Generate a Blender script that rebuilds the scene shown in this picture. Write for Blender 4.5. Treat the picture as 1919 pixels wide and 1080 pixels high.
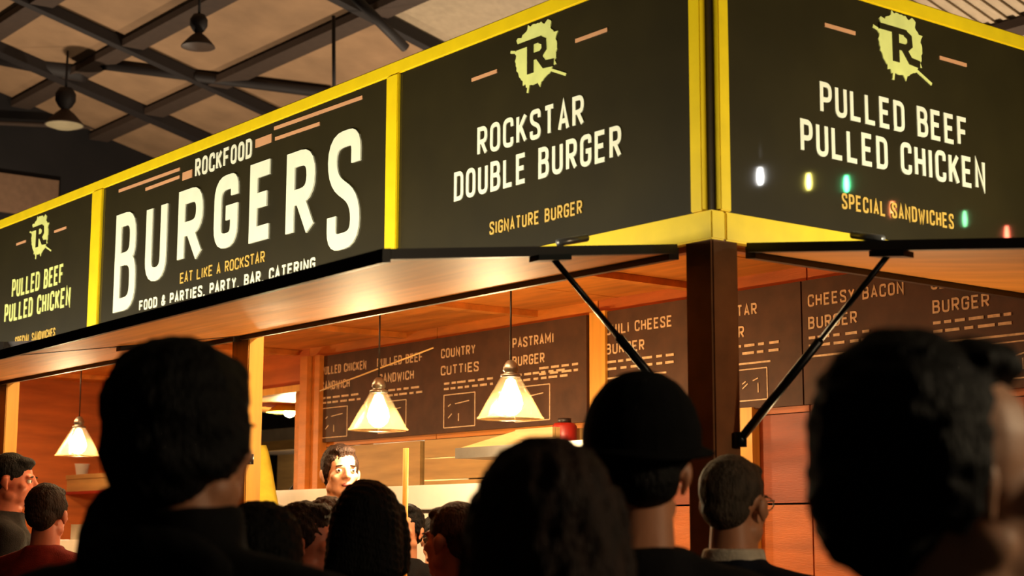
import bpy, bmesh, math, random
import numpy as np
from mathutils import Vector, Matrix, Euler
random.seed(7); rng = np.random.default_rng(7)
for o in list(bpy.data.objects): bpy.data.objects.remove(o)
SC = bpy.context.scene; COL = SC.collection
R = math.radians
# ------------------------------------------------------------------ camera
W_, H_ = 1919, 1080
F_PX, YAW, PITCH, ROLL = 3041.9, 142.079, 8.5326, 0.17
CAM = Vector((3.1370, -3.1420, 1.55))
_y, _q, _r = R(YAW), R(PITCH), R(ROLL)
FW = Vector((math.cos(_y)*math.cos(_q), math.sin(_y)*math.cos(_q), math.sin(_q)))
_rt = Vector((math.sin(_y), -math.cos(_y), 0)); _up = _rt.cross(FW)
RT = _rt*math.cos(_r) + _up*math.sin(_r); UP = RT.cross(FW)
FH = Vector((math.cos(_y), math.sin(_y), 0))
cd = bpy.data.cameras.new('camera'); cam = bpy.data.objects.new('camera', cd); COL.objects.link(cam)
cam.matrix_world = Matrix.Translation(CAM) @ Matrix((RT, UP, -FW)).transposed().to_4x4()
cd.sensor_width = 36; cd.lens = 36*F_PX/W_; cd.clip_start = .05; cd.clip_end = 200
cd.dof.use_dof = True; cd.dof.focus_distance = 6.5; cd.dof.aperture_fstop = 4.5
SC.camera = cam
# ------------------------------------------------------------------ world, exposure
w = bpy.data.worlds.new('night'); SC.world = w; w.use_nodes = True
w.node_tree.nodes['Background'].inputs[0].default_value = (.9, .72, .55, 1)
w.node_tree.nodes['Background'].inputs[1].default_value = .012
SC.view_settings.view_transform = 'Standard'; SC.view_settings.look = 'None'
SC.view_settings.exposure = 0.0; SC.view_settings.gamma = 1.0; SC.view_settings.use_curve_mapping = False
# strengths of the seen lamps and the added unseen ones (watts), tuned against the photograph
PENDANT_W, STRIP_W, SIGN_LED, SIGN_W, UPLIGHT_W, MARKET_W, CLAMP_W = 28, 17, 2.0, 13, 560, 85, 16

def lamp(name, kind, loc, watts, color, parent=None, size=.05, rot=None, size_y=None, spot=None):
    l = bpy.data.lights.new(name, kind); l.energy = watts; l.color = color
    if kind == 'AREA':
        l.size = size
        if size_y: l.shape = 'RECTANGLE'; l.size_y = size_y
    else: l.shadow_soft_size = size
    if spot: l.spot_size = spot; l.spot_blend = .6
    o = bpy.data.objects.new(name, l); COL.objects.link(o); o.location = loc
    if rot: o.rotation_euler = rot
    if parent: o.parent = parent; o.location = Vector(loc) - parent.location
    return o

def ray(px, py): return FW + RT*((px-W_/2)/F_PX) - UP*((py-H_/2)/F_PX)
def at(px, py, Z):                      # a point at horizontal forward distance Z
    d = ray(px, py); return CAM + d*(Z/d.dot(FH))
def hit(px, py, ax, val):               # a point on an axis-aligned plane
    d = ray(px, py); return CAM + d*((val-CAM[ax])/d[ax])

# ------------------------------------------------------------------ materials
def lin(c):
    f = lambda v: v/12.92 if v <= .04045 else ((v+.055)/1.055)**2.4
    return tuple(f(v/255) for v in c) + (1,)
def mat(name, rgb, rough=.6, metal=0, var=.12, scale=12, stretch=(1,1,1), bump=0, bscale=60, emit=None, spec=.5, coat=0, sheen=0):
    m = bpy.data.materials.new(name); m.use_nodes = True; nt = m.node_tree; b = nt.nodes['Principled BSDF']
    b.inputs['Roughness'].default_value = rough; b.inputs['Metallic'].default_value = metal
    b.inputs['Specular IOR Level'].default_value = spec; b.inputs['Coat Weight'].default_value = coat
    b.inputs['Coat Roughness'].default_value = .025
    if sheen: b.inputs['Sheen Weight'].default_value = sheen
    tc = nt.nodes.new('ShaderNodeTexCoord'); mp = nt.nodes.new('ShaderNodeMapping'); nt.links.new(tc.outputs['Object'], mp.inputs[0])
    mp.inputs['Scale'].default_value = stretch
    n = nt.nodes.new('ShaderNodeTexNoise'); n.inputs['Scale'].default_value = scale; n.inputs['Detail'].default_value = 6
    nt.links.new(mp.outputs[0], n.inputs[0])
    cr = nt.nodes.new('ShaderNodeValToRGB'); c = lin(rgb)
    cr.color_ramp.elements[0].position = .3; cr.color_ramp.elements[1].position = .7
    cr.color_ramp.elements[0].color = tuple(v*(1-var) for v in c[:3])+(1,)
    cr.color_ramp.elements[1].color = tuple(min(1, v*(1+var)) for v in c[:3])+(1,)
    nt.links.new(n.outputs[0], cr.inputs[0]); nt.links.new(cr.outputs[0], b.inputs['Base Color'])
    if bump:
        n2 = nt.nodes.new('ShaderNodeTexNoise'); n2.inputs['Scale'].default_value = bscale; n2.inputs['Detail'].default_value = 4
        nt.links.new(mp.outputs[0], n2.inputs[0])
        bp = nt.nodes.new('ShaderNodeBump'); bp.inputs['Strength'].default_value = bump; bp.inputs['Distance'].default_value = .01
        nt.links.new(n2.outputs[0], bp.inputs['Height']); nt.links.new(bp.outputs[0], b.inputs['Normal'])
    if emit:
        b.inputs['Emission Color'].default_value = tuple(emit[:3])+(1,); b.inputs['Emission Strength'].default_value = emit[3]
    return m
M = {}
M['yellow'] = mat('yellow_paint', (244, 206, 6), .45, var=.06)
M['sign'] = mat('black_sign_sheet', (44, 36, 13), .55, var=.15, scale=4, coat=.8, spec=.15)
M['ink'] = mat('cream_print', (240, 236, 205), .6, var=.04)
M['ink_yellow'] = mat('pale_lime_print', (226, 226, 130), .6, var=.10)
M['ink_gold'] = mat('gold_print', (214, 170, 70), .6, var=.06)
M['ink_copper'] = mat('copper_print', (214, 152, 104), .6, var=.06)
M['chalk'] = mat('chalk', (222, 196, 160), .9, var=.2, scale=60)
M['board'] = mat('brown_chalkboard', (78, 52, 36), .75, var=.25, scale=9)
M['ply'] = mat('plywood', (206, 128, 48), .55, var=.22, scale=5, stretch=(.5, 3, 3), bump=.15)
M['ply_x'] = mat('plywood_flap', (214, 140, 60), .5, var=.18, scale=5, stretch=(.4, 3, 3), bump=.12)
M['wallwood'] = mat('stained_plywood', (184, 98, 38), .55, var=.22, scale=5, stretch=(.5, .5, 4), bump=.15)
M['redwood'] = mat('red_stained_plywood', (146, 66, 26), .55, var=.22, scale=5, stretch=(.5, .5, 4), bump=.15)  # darker and redder than the other wall plywood
M['beige'] = mat('beige_board', (186, 150, 92), .6, var=.18, scale=6, stretch=(.4, 1, 4))
M['pine'] = mat('pine_batten', (226, 168, 66), .5, var=.15, scale=6, stretch=(4, 4, .4))
M['post'] = mat('brown_steel_post', (134, 84, 46), .5, var=.2)
M['dark'] = mat('dark_brown_metal', (34, 22, 18), .45, var=.2)
M['black'] = mat('black_metal', (20, 18, 20), .35, metal=.4)
M['steel'] = mat('steel', (150, 146, 138), .35, metal=.8)
M['white'] = mat('white_enamel', (236, 234, 226), .35, var=.03)
M['grey'] = mat('grey_canvas', (150, 142, 130), .8)
M['red'] = mat('red_enamel', (150, 30, 22), .4)
M['ycloth'] = mat('yellow_cloth', (226, 204, 60), .8, var=.15)
M['concrete'] = mat('concrete_floor', (70, 62, 56), .8, var=.25, scale=3)
M['roof'] = mat('roof_board', (150, 118, 86), .85, var=.16, scale=2.5, bump=.2, bscale=20)
M['corr'] = mat('corrugated_sheet', (170, 150, 122), .6, var=.1)
M['beam'] = mat('dark_roof_steel', (30, 22, 19), .7)
M['purlin'] = mat('brown_purlin', (62, 46, 34), .8)
M['hallwall'] = mat('dark_hall_wall', (26, 22, 21), .9, var=.3, scale=2)
M['brownpanel'] = mat('brown_wall_panel', (128, 98, 74), .8)
def emit_mat(name, rgb, s):
    m = bpy.data.materials.new(name); m.use_nodes = True; nt = m.node_tree; b = nt.nodes['Principled BSDF']
    b.inputs['Base Color'].default_value = (.8, .8, .8, 1)
    b.inputs['Emission Color'].default_value = tuple(rgb)+(1,); b.inputs['Emission Strength'].default_value = s
    return m
M['bulb'] = emit_mat('lit_bulb', (1, .93, .78), 14)
M['led'] = emit_mat('lit_led_strip', (1, .93, .70), SIGN_LED)
M['tube'] = emit_mat('lit_tube', (1, .72, .38), 3)
def shade_mat():
    m = bpy.data.materials.new('frosted_glass_shade'); m.use_nodes = True; nt = m.node_tree
    b = nt.nodes['Principled BSDF']; nt.nodes.remove(b); out = nt.nodes['Material Output']
    t = nt.nodes.new('ShaderNodeBsdfTransparent'); t.inputs[0].default_value = (1, .93, .8, 1)
    tr = nt.nodes.new('ShaderNodeBsdfTranslucent'); tr.inputs[0].default_value = (.9, .68, .36, 1)
    gl = nt.nodes.new('ShaderNodeBsdfGlossy'); gl.inputs['Roughness'].default_value = .15; gl.inputs[0].default_value = (.9, .8, .6, 1)
    m1 = nt.nodes.new('ShaderNodeMixShader'); m1.inputs[0].default_value = .055
    m2 = nt.nodes.new('ShaderNodeMixShader'); m2.inputs[0].default_value = .08
    nt.links.new(t.outputs[0], m1.inputs[1]); nt.links.new(tr.outputs[0], m1.inputs[2])
    nt.links.new(m1.outputs[0], m2.inputs[1]); nt.links.new(gl.outputs[0], m2.inputs[2]); nt.links.new(m2.outputs[0], out.inputs[0])
    return m
M['shade'] = shade_mat()

# ------------------------------------------------------------------ builders
def thing(name, label, cat, loc=(0,0,0), rz=0, group=None):
    o = bpy.data.objects.new(name, None); COL.objects.link(o); o.empty_display_size = .1
    o.location = loc; o.rotation_euler = (0,0,rz); o['label'] = label; o['category'] = cat
    if group: o['group'] = group
    return o
def origin(o):
    v = Vector((0,0,0))
    while o: v = v + o.location; o = o.parent
    return v
def link(name, me, m, parent=None, smooth=False):
    o = bpy.data.objects.new(name, me); COL.objects.link(o)
    if m: me.materials.append(M[m] if isinstance(m, str) else m)
    if parent: o.parent = parent
    if smooth:
        for p in me.polygons: p.use_smooth = True
    return o
def mesh_world(name, verts, faces, m, parent=None, smooth=False):
    """verts in world coordinates; the object sits in its (unrotated) parent's frame"""
    off = origin(parent) if parent else Vector((0,0,0))
    me = bpy.data.meshes.new(name); me.from_pydata([tuple(Vector(v)-off) for v in verts], [], faces); me.update()
    return link(name, me, m, parent, smooth)
def box_vf(x0,x1,y0,y1,z0,z1,b=0):
    x0,x1=min(x0,x1),max(x0,x1); y0,y1=min(y0,y1),max(y0,y1); z0,z1=min(z0,z1),max(z0,z1)
    v=[(x,y,z) for z in (z0,z1) for y in (y0,y1) for x in (x0,x1)]
    return v,[(0,2,3,1),(4,5,7,6),(0,1,5,4),(2,6,7,3),(0,4,6,2),(1,3,7,5)]
def box(name,x0,x1,y0,y1,z0,z1,m,parent=None,bevel=0):
    v,f = box_vf(x0,x1,y0,y1,z0,z1); o = mesh_world(name,v,f,m,parent)
    if bevel:
        bm=bmesh.new(); bm.from_mesh(o.data); bmesh.ops.bevel(bm,geom=bm.edges[:],offset=bevel,segments=2,affect='EDGES'); bm.to_mesh(o.data); bm.free()
    return o
def prism(name, quad_a, quad_b, m, parent=None):
    """solid between two quads given as matching corner loops"""
    v = list(quad_a)+list(quad_b); f=[(3,2,1,0),(4,5,6,7)]+[(i,(i+1)%4,4+(i+1)%4,4+i) for i in range(4)]
    o = mesh_world(name,v,f,m,parent)
    bm=bmesh.new(); bm.from_mesh(o.data); bmesh.ops.recalc_face_normals(bm,faces=bm.faces[:]); bm.to_mesh(o.data); bm.free()
    return o
def tube_vf(pts, rads, n=12):
    pts=[Vector(p) for p in pts]; V=[]; Fc=[]
    for i,p in enumerate(pts):
        d=(pts[min(i+1,len(pts)-1)]-pts[max(i-1,0)])
        d = d.normalized() if d.length>1e-9 else Vector((0,0,1))
        a=Vector((1,0,0)) if abs(d.x)<.8 else Vector((0,1,0)); u=d.cross(a).normalized(); w_=d.cross(u)
        r=rads[i] if hasattr(rads,'__len__') else rads
        for k in range(n):
            t=2*math.pi*k/n; V.append(p+u*(r*math.cos(t))+w_*(r*math.sin(t)))
    for i in range(len(pts)-1):
        for k in range(n): Fc.append((i*n+k,i*n+(k+1)%n,(i+1)*n+(k+1)%n,(i+1)*n+k))
    Fc.append(tuple(range(n))[::-1]); Fc.append(tuple(range((len(pts)-1)*n,len(pts)*n)))
    return V,Fc
def tube(name, pts, rads, m, parent=None, n=12):
    v,f = tube_vf(pts,rads,n); return mesh_world(name,v,f,m,parent,True)
def lathe(name, c, prof, m, parent=None, n=32, close=False):
    V=[];Fc=[]
    for (r,z) in prof:
        for k in range(n):
            t=2*math.pi*k/n; V.append((c[0]+r*math.cos(t),c[1]+r*math.sin(t),c[2]+z))
    for i in range(len(prof)-1):
        for k in range(n): Fc.append((i*n+k,i*n+(k+1)%n,(i+1)*n+(k+1)%n,(i+1)*n+k))
    if close: Fc.append(tuple(range(n))[::-1]); Fc.append(tuple(range((len(prof)-1)*n,len(prof)*n)))
    return mesh_world(name,V,Fc,m,parent,True)
# ---- a condensed stroke alphabet, every glyph drawn from centre-lines -------------------
r_='r'
G = {'A':[[(0,0),(.5,1),(1,0)],[(.17,.30),(.83,.30)]],
 'B':[[(0,.53),(0,1),(.95,1,r_),(.95,.53,r_),(0,.53)],[(0,.53),(1,.53,r_),(1,0,r_),(0,0),(0,.53)]],
 'C':[[(1,.72),(1,1,r_),(0,1,r_),(0,0,r_),(1,0,r_),(1,.28)]],
 'D':[[(0,0),(0,1),(1,1,r_),(1,0,r_),(0,0),(0,.1)]],
 'E':[[(1,1),(0,1),(0,0),(1,0)],[(0,.52),(.85,.52)]], 'F':[[(1,1),(0,1),(0,0)],[(0,.5),(.85,.5)]],
 'G':[[(1,.75),(1,1,r_),(0,1,r_),(0,0,r_),(1,0,r_),(1,.47),(.5,.47)]],
 'H':[[(0,0),(0,1)],[(1,0),(1,1)],[(0,.5),(1,.5)]], 'I':[[(.5,0),(.5,1)]], 'J':[[(1,1),(1,0,r_),(0,0,r_),(0,.25)]],
 'K':[[(0,0),(0,1)],[(1,1),(.05,.40)],[(.35,.6),(1,0)]], 'L':[[(0,1),(0,0),(1,0)]],
 'M':[[(0,0),(0,1),(.5,.3),(1,1),(1,0)]], 'N':[[(0,0),(0,1),(1,0),(1,1)]],
 'O':[[(0,.5),(0,1,r_),(1,1,r_),(1,0,r_),(0,0,r_),(0,.5)]], 'P':[[(0,0),(0,1),(1,1,r_),(1,.44,r_),(0,.44)]],
 'R':[[(0,0),(0,1),(1,1,r_),(1,.47,r_),(0,.47)],[(.45,.47),(1,0)]],
 'S':[[(1,.74),(1,1,r_),(0,1,r_),(0,.62,r_),(1,.38,r_),(1,0,r_),(0,0,r_),(0,.26)]],
 'T':[[(0,1),(1,1)],[(.5,1),(.5,0)]], 'U':[[(0,1),(0,0,r_),(1,0,r_),(1,1)]], 'V':[[(0,1),(.5,0),(1,1)]],
 'W':[[(0,1),(.25,0),(.5,.7),(.75,0),(1,1)]], 'X':[[(0,0),(1,1)],[(0,1),(1,0)]], 'Y':[[(0,1),(.5,.5),(1,1)],[(.5,.5),(.5,0)]],
 '&':[[(1,0),(.15,.72),(.3,1,r_),(.7,1,r_),(.75,.75),(0,.35),(0,0,r_),(.8,0,r_),(1,.4)]], ',':[[(.55,.06),(.45,-.14)]], '-':[[(0,.5),(1,.5)]]}
def fillet(path, r, sx, sy, ox, oy):
    P=[(Vector((ox+p[0]*sx, oy+p[1]*sy)), len(p)>2) for p in path]; out=[]
    for i,(p,rd) in enumerate(P):
        if not rd or i in (0,len(P)-1): out.append(p); continue
        a,b=P[i-1][0]-p,P[i+1][0]-p; rr=min(r,a.length*.5,b.length*.5)
        a.normalize(); b.normalize(); p0,p2=p+a*rr,p+b*rr
        for k in range(6):
            t=k/5; out.append(p0*(1-t)**2+p*(2*t*(1-t))+p2*t*t)
    res=[out[0]]
    for q in out[1:]:
        if (q-res[-1]).length>1e-5: res.append(q)
    return res
def ribbon(pts, h, V, Fc, thick, to3):
    n=len(pts); L=[];Rr=[]
    for i,p in enumerate(pts):
        d0=(p-pts[i-1]).normalized() if i else None; d1=(pts[i+1]-p).normalized() if i<n-1 else None
        if d0 is None: d0=d1
        if d1 is None: d1=d0
        t=(d0+d1); t=t.normalized() if t.length>1e-6 else d0
        nn=Vector((-t.y,t.x)); c=max(.45,nn.dot(Vector((-d1.y,d1.x)))); L.append(p+nn*(h/c)); Rr.append(p-nn*(h/c))
    b=len(V)
    for i in range(n):
        tk=thick+.0002*i/n*min(1,n/4)
        for q,k in ((L[i],tk),(Rr[i],tk),(L[i],0),(Rr[i],0)): V.append(to3(q,k))
    for i in range(n-1):
        a,c=b+i*4,b+(i+1)*4
        Fc.append((a,a+1,c+1,c)); Fc.append((a+2,a,c,c+2)); Fc.append((a+1,a+3,c+3,c+1))
    for a in (b,b+(n-1)*4): Fc.append((a,a+2,a+3,a+1))
def text(name, s, u0, u1, z0, z1, frame, m, parent, stroke=.17, gap=.18, thick=.003, space=.38):
    """s set between u0..u1 and z0..z1 on the plane given by frame = (point(u,z,depth))"""
    hgt=z1-z0; units=[]; x=0
    for ch in s:
        wd=.36 if ch in 'I,' else .55 if ch==' ' else 1.3 if ch in 'MW' else 1
        if ch==' ': wd=space*1.6
        units.append((ch,x,wd)); x+=wd+gap*1.6
    tot=x-gap*1.6; k=(u1-u0)/tot; V=[];Fc=[]
    st=min(stroke*hgt, k*.36); last=None
    for ch,x,wd in units+[(' ',0,0)]:
        if ch==' ':
            if V: last=mesh_world(name,V,Fc,m,parent); V=[];Fc=[]
            continue
        ww=wd*k
        for pi,path in enumerate(G[ch]):
            pts=fillet(path, min(ww*.42,hgt*.22), max(ww-st,.0001), hgt-st, u0+x*k+st/2, z0+st/2)
            ribbon(pts, st/2, V, Fc, thick+.0003*pi, lambda q,d: frame(q.x,q.y,d))
    return last
def bars(name, segs, th, frame, m, parent, thick=.003):
    V=[];Fc=[]
    for k,(a,b) in enumerate(segs): ribbon([Vector(a),Vector(b)], th/2, V, Fc, thick+.0002*k, lambda q,d: frame(q.x,q.y,d))
    o=mesh_world(name,V,Fc,m,parent)
    if len(segs)>1: o['kind']='stuff'
    return o
FL = lambda y: (lambda u,z,d: Vector((u, y-d, z)))       # a face that looks towards -Y, read along +X
FR = lambda x: (lambda u,z,d: Vector((x+d, u, z)))       # a face that looks towards +X, read along +Y
def splat(parent, c, rx, rz, frame, tail):
    """the round ink-splat emblem with its slab-serif R"""
    rn=random.Random(5); V=[];Fc=[]; n=72; P=[]
    for k in range(n):
        t=2*math.pi*k/n; e=1+rn.uniform(-.03,.03)+(.14 if rn.random()<.16 else 0)
        P.append((c[0]+rx*e*math.cos(t), c[1]+rz*e*math.sin(t)))
    V=[frame(p[0],p[1],.003) for p in P]+[frame(c[0],c[1],.003)]; Fc=[(k,(k+1)%n,n) for k in range(n)]
    b=len(V); V+=[frame(p[0],p[1],0) for p in P]; Fc+=[(k,b+k,b+(k+1)%n,(k+1)%n) for k in range(n)]
    e=mesh_world('emblem_disc',V,Fc,'ink_yellow',parent)
    bars('emblem_splash',[((c[0]+rx*.72,c[1]-rz*.70),(c[0]+rx*1.42,c[1]-rz*1.02)),((c[0]-rx*1.02,c[1]+rz*.30),(c[0]-rx*1.25,c[1]+rz*.36)),((c[0]-rx*.35,c[1]-rz*.95),(c[0]-rx*.4,c[1]-rz*1.2))],rz*.09,frame,'ink_yellow',e)
    V=[];Fc=[]; s=lambda x,z:Vector((c[0]+x*rx,c[1]+z*rz))
    for pts,hw in (([s(-.25,.34),s(-.25,-.60)],.17),([s(-.98,.42),s(.28,.42)],.10),
                   ([s(.20,.40),s(.40,.30),s(.42,.06),s(.25,-.08),s(-.2,-.08)],.12),([s(.10,-.08),s(.42,-.46),s(.86,-.50)],.13)):
        ribbon(pts,hw*rz*.9,V,Fc,.006,lambda q,d:frame(q.x,q.y,d))
    mesh_world('emblem_letter',V,Fc,'sign',e)

# ================================================================== THE HALL
def struct(o, kind='structure'): o['kind']=kind; return o
fl = struct(box('floor',-24,12,-16,16,-.1,0,'concrete'))
zroof = lambda y: 9-.25*(y+3)
ceil_ = bpy.data.objects.new('ceiling',None); COL.objects.link(ceil_); ceil_['kind']='structure'
raft=[-20.7,-19.05,-17.3,-15.6,-13.85,-10.4,-6.9,-3.5,0,3.5,7]; purl=[-8.7+1.1*k for k in range(21)]
for i in range(len(raft)-1):
    for j in range(len(purl)-1):
        x0,x1,y0,y1=raft[i]+.01,raft[i+1]-.01,purl[j]+.01,purl[j+1]-.01
        if x1<-18.5 or j%1: continue
        lo=[(x0,y0,zroof(y0)),(x1,y0,zroof(y0)),(x1,y1,zroof(y1)),(x0,y1,zroof(y1))]
        d=random.uniform(0,.02)
        prism('roof_panel',[(a,b,c+d) for a,b,c in lo],[(a,b,c+.06+d) for a,b,c in lo],'corr' if x1>-7.5 else 'roof',ceil_)
def sl_beam(name,x,wd,dep,y0,y1,m):
    prism(name,[(x-wd,y0,zroof(y0)-dep),(x+wd,y0,zroof(y0)-dep),(x+wd,y1,zroof(y1)-dep),(x-wd,y1,zroof(y1)-dep)],
          [(x-wd,y0,zroof(y0)-.005),(x+wd,y0,zroof(y0)-.005),(x+wd,y1,zroof(y1)-.005),(x-wd,y1,zroof(y1)-.005)],m,ceil_)
for x in raft[2:]: sl_beam('rafter',x,.06 if x!=-15.6 else .10,.13,-8.7,13,'beam')
for y in purl[1:]: box('purlin',-18.5,7,y-.13,y+.13,zroof(y)-.09,zroof(y)-.01,'purlin',ceil_)
for k in range(30): sl_beam('roof_rib',-7.3+.13*k,.02,.025,6.2,11.5,'corr')   # corrugations of the sheet on the right
tube('brace',[tuple(at(195,121,18.8)),tuple(at(620,175,18.3))],.07,'beam',ceil_,8)
tube('brace',[tuple(at(395,0,17.5)),tuple(at(690,36,17.2))],.10,'beam',ceil_,8)
tube('brace',[tuple(at(-20,100,19.5)),tuple(at(160,135,19.2))],.13,'beam',ceil_,8)
tube('brace',[tuple(at(660,-10,15)),tuple(at(760,90,15.5))],.05,'beam',ceil_,8)
tube('hanger_rod',[tuple(at(625,30,16)),tuple(at(626,175,16))],.02,'beam',ceil_,8)
wl = struct(box('wall_end',-17.4,-17.2,-14,14,0,10,'hallwall'))
struct(box('wall_back',-17.2,7,13.0,13.2,0,5.2,'hallwall'))
a=hit(-40,392,0,-17.19); b=hit(108,340,0,-17.19)
box('wall_panel',-17.2,-17.14,a.y,b.y,a.z,b.z,'brownpanel',wl)
a=hit(-60,228,0,-17.1); b=hit(480,252,0,-17.1)
tube('conduit',[tuple(a),tuple(b)],.03,'purlin',wl,8)
a=hit(-60,345,0,-17.1); b=hit(20,395,0,-17.1)

# ------------------------------------------------------------------ hall lamps
def highbay(px,py,Z,r,label,lit):
    c=at(px,py,Z); t=thing('high_bay_lamp',label,'lamp',c,0,'high-bay lamps under the hall roof')
    top=zroof(c.y)-.05
    tube('stem',[(c.x,c.y,c.z+r*.5),(c.x,c.y,top)],.015,'beam',t,8)
    lathe('ballast_housing',c,[(0,r*1.15),(r*.35,r*1.1),(r*.52,r*.8),(r*.52,r*.45),(r*.35,r*.15),(r*.2,0)],'beam',t,20)
    lathe('reflector',c,[(r*.2,.0),(r*.5,-r*.25),(r*.95,-r*.75),(r,-r*.85),(r*.97,-r*.85),(r*.48,-r*.27)],'purlin',t,24)
    g=lathe('diffuser',c,[(0,-r*1.05),(r*.5,-r*1.0),(r*.93,-r*.84)],lit,t,24)
    return t
M['hb_dim']=mat('unlit_lamp_glass',(70,52,38),.5); M['hb_lit']=mat('faint_lamp_glass',(120,104,70),.5,emit=(1,.84,.5,.10))
highbay(372,62,15.6,.17,'dark round-topped high-bay lamp hanging by the roof rafters, unlit','hb_dim')
highbay(122,205,18.6,.23,'high-bay lamp with pale lit underside near the dark end wall','hb_lit')
c=hit(325,228,0,-17.1)
t=thing('wall_light','tiny pale cyan light glowing on the dark end wall','light',c)
lathe('glass',c,[(0,.05),(.035,.035),(.05,0),(.035,-.035),(0,-.05)],emit_mat('cyan_glow',(.75,1,1),6),t,12)
box('back_plate',c.x-.09,c.x-.05,c.y-.05,c.y+.05,c.z-.05,c.z+.05,'beam',t)

# ================================================================== THE STALL
HZ, TZ, YB, CZ = 2.338, 3.2166, 1.80, 2.62       # hinge height, fascia top, back wall, stall ceiling
SX = -8.1                                        # far end of the stall
SF = .10                                         # stall floor
st = thing('food_stall','long wooden burger stall with yellow framed fascia and orange plywood inside','stall',(0,0,0))
# floor, counter front, worktop
box('stall_floor',SX,-.02,.02,YB+.05,0,SF,'beige',st)
for k in range(27):
    x0=-.13-k*.295
    if x0-.285<SX: break
    box('counter_plank',x0-.285,x0,.03,.055,.02,1.02,'wallwood',st)
for k in range(6): box('counter_plank',-.055,-.03,.13+k*.275,.13+k*.275+.265,.02,1.02,'wallwood',st)
box('worktop',SX,.04,-.05,.42,1.02,1.06,'beige',st); box('worktop',-.42,.04,.425,YB,1.02,1.06,'beige',st)
# posts
box('corner_post',-.112,-.004,.004,.108,0,2.43,'post',st,.006)
for x in (-2.72,-5.33,-8.05):
    box('front_post',x-.04,x+.10,.005,.075,0,HZ+.02,'pine',st,.004)
for y in (1.78,): box('side_post',-.11,-.004,y,y+.1,0,HZ+.02,'post',st,.004)
for x in (-.2,-5.33,-8.05): box('rear_post',x-.05,x+.05,YB+.04,YB+.14,0,TZ-.05,'ply',st)
# header beams behind the fascia and the roof
box('header_beam',SX,-.115,.03,.06,HZ-.005,2.64,'wallwood',st); box('header_beam',-.06,-.03,.115,YB,HZ-.005,2.64,'wallwood',st)
for k in range(7):                                # ceiling boards
    x1=-.14-k*1.14; box('ceiling_board',x1-1.13,x1,.065,YB+.02,CZ,CZ+.02,'ply',st)
for k in range(7):
    x=-.75-k*1.14; box('ceiling_batten',x-.03,x+.03,.13,YB,CZ-.03,CZ-.001,'ply',st)
box('stall_roof',SX,-.06,.06,YB+.1,TZ-.12,TZ-.08,'dark',st)
# back wall: upper plywood, lower boards, battens
OP0,OP1=-5.16,-6.05                               # opening in the rear wall
zop=hit(530,735,1,YB).z
xs=[-.05,-1.26,-2.55,-3.85,OP0]
for k in range(4): box('wall_panel',xs[k+1]+.004,xs[k]-.004,YB,YB+.03,2.03,CZ,'wallwood' if k<2 else 'ply',st)
zs=hit(1450,945,1,YB).z
for k in range(2):
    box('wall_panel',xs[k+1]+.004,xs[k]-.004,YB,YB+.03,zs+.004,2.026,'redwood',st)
    box('wall_panel',xs[k+1]+.004,xs[k]-.004,YB,YB+.03,SF,zs-.004,'wallwood',st)
xp=hit(793,870,1,YB).x
box('wall_panel',OP0,xp-.03,YB,YB+.03,SF,2.026,'beige',st)
zc=2.026
for h in (.10,.115,.10,.085,.11,.10,.115,.11,.1,.12,.11,.12,.12,.14,.13,.16,.14):
    if zc-h<SF: break
    box('wall_plank',xp+.02,xs[2]-.02,YB-.006,YB+.024,zc-h+.007,zc,'beige',st); zc-=h
box('wall_panel',OP1,OP0,YB,YB+.03,zop,CZ,'wallwood',st)
for k,(xa,xb) in enumerate(((-7.05,OP1),(SX,-7.06))):
    box('wall_panel',xa,xb,YB,YB+.03,SF,CZ,'wallwood',st)
box('end_wall',SX-.03,SX,.05,YB+.03,0,CZ,'wallwood',st)
a=hit(1124,700,1,YB-.03); box('wall_batten',a.x-.055,a.x+.055,YB-.045,YB-.002,SF,2.56,'pine',st)
a=hit(1398,830,1,YB-.03); box('wall_batten',a.x-.055,a.x+.05,YB-.045,YB-.002,SF,2.06,'pine',st)
a0=hit(572,760,1,YB-.05).x; a1=hit(600,760,1,YB-.05).x
box('wall_batten',a0,(a0+a1)/2-.005,YB-.09,YB-.002,SF,2.56,'ply',st); box('wall_batten',(a0+a1)/2+.005,a1,YB-.06,YB-.002,SF,2.56,'ply',st)
box('opening_header',OP1,a0,YB-.07,YB-.002,zop-.02,zop+.02,'pine',st)
# pale horizontal rails in the far bay
for (px,py0,py1) in ((120,699,706),(120,718,724)):
    z0=hit(px,py1,1,YB-.06).z; z1=hit(px,py0,1,YB-.06).z
    box('wall_rail',SX,OP1-.1,YB-.08,YB-.003,z0,z1,'pine',st)
# ---- yellow fascia frame
yf=-.004
box('top_rail',SX,.004,yf,.05,TZ-.045,TZ+.005,'yellow',st,.004)
box('top_rail',-.05,.004,.0505,1.80,TZ-.045,TZ+.005,'yellow',st,.004)
# the bottom rails meet at the corner in one mitred yellow angle
box('bottom_rail',SX,.004,yf,.05,HZ+.012,2.432,'yellow',st,.004)
box('bottom_rail',-.05,.004,.052,1.80,HZ+.012,2.432,'yellow',st,.004)
for (xa,xb) in ((-1.625,-1.552),(-4.195,-4.085),(-6.85,-6.75)):
    box('fascia_divider',xa,xb,yf-.006,.05,2.433,TZ-.046,'yellow',st,.003)
box('fascia_divider',-.073,-.027,yf-.006,.03,2.433,TZ-.046,'yellow',st,.003)
box('fascia_divider',-.03,.010,.028,.070,2.433,TZ-.046,'yellow',st,.003)
box('fascia_divider',-.03,.010,1.76,1.80,2.433,TZ-.046,'yellow',st,.003)
box('corner_channel',-.026,-.012,.012,.027,2.433,TZ-.046,'dark',st)
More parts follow.
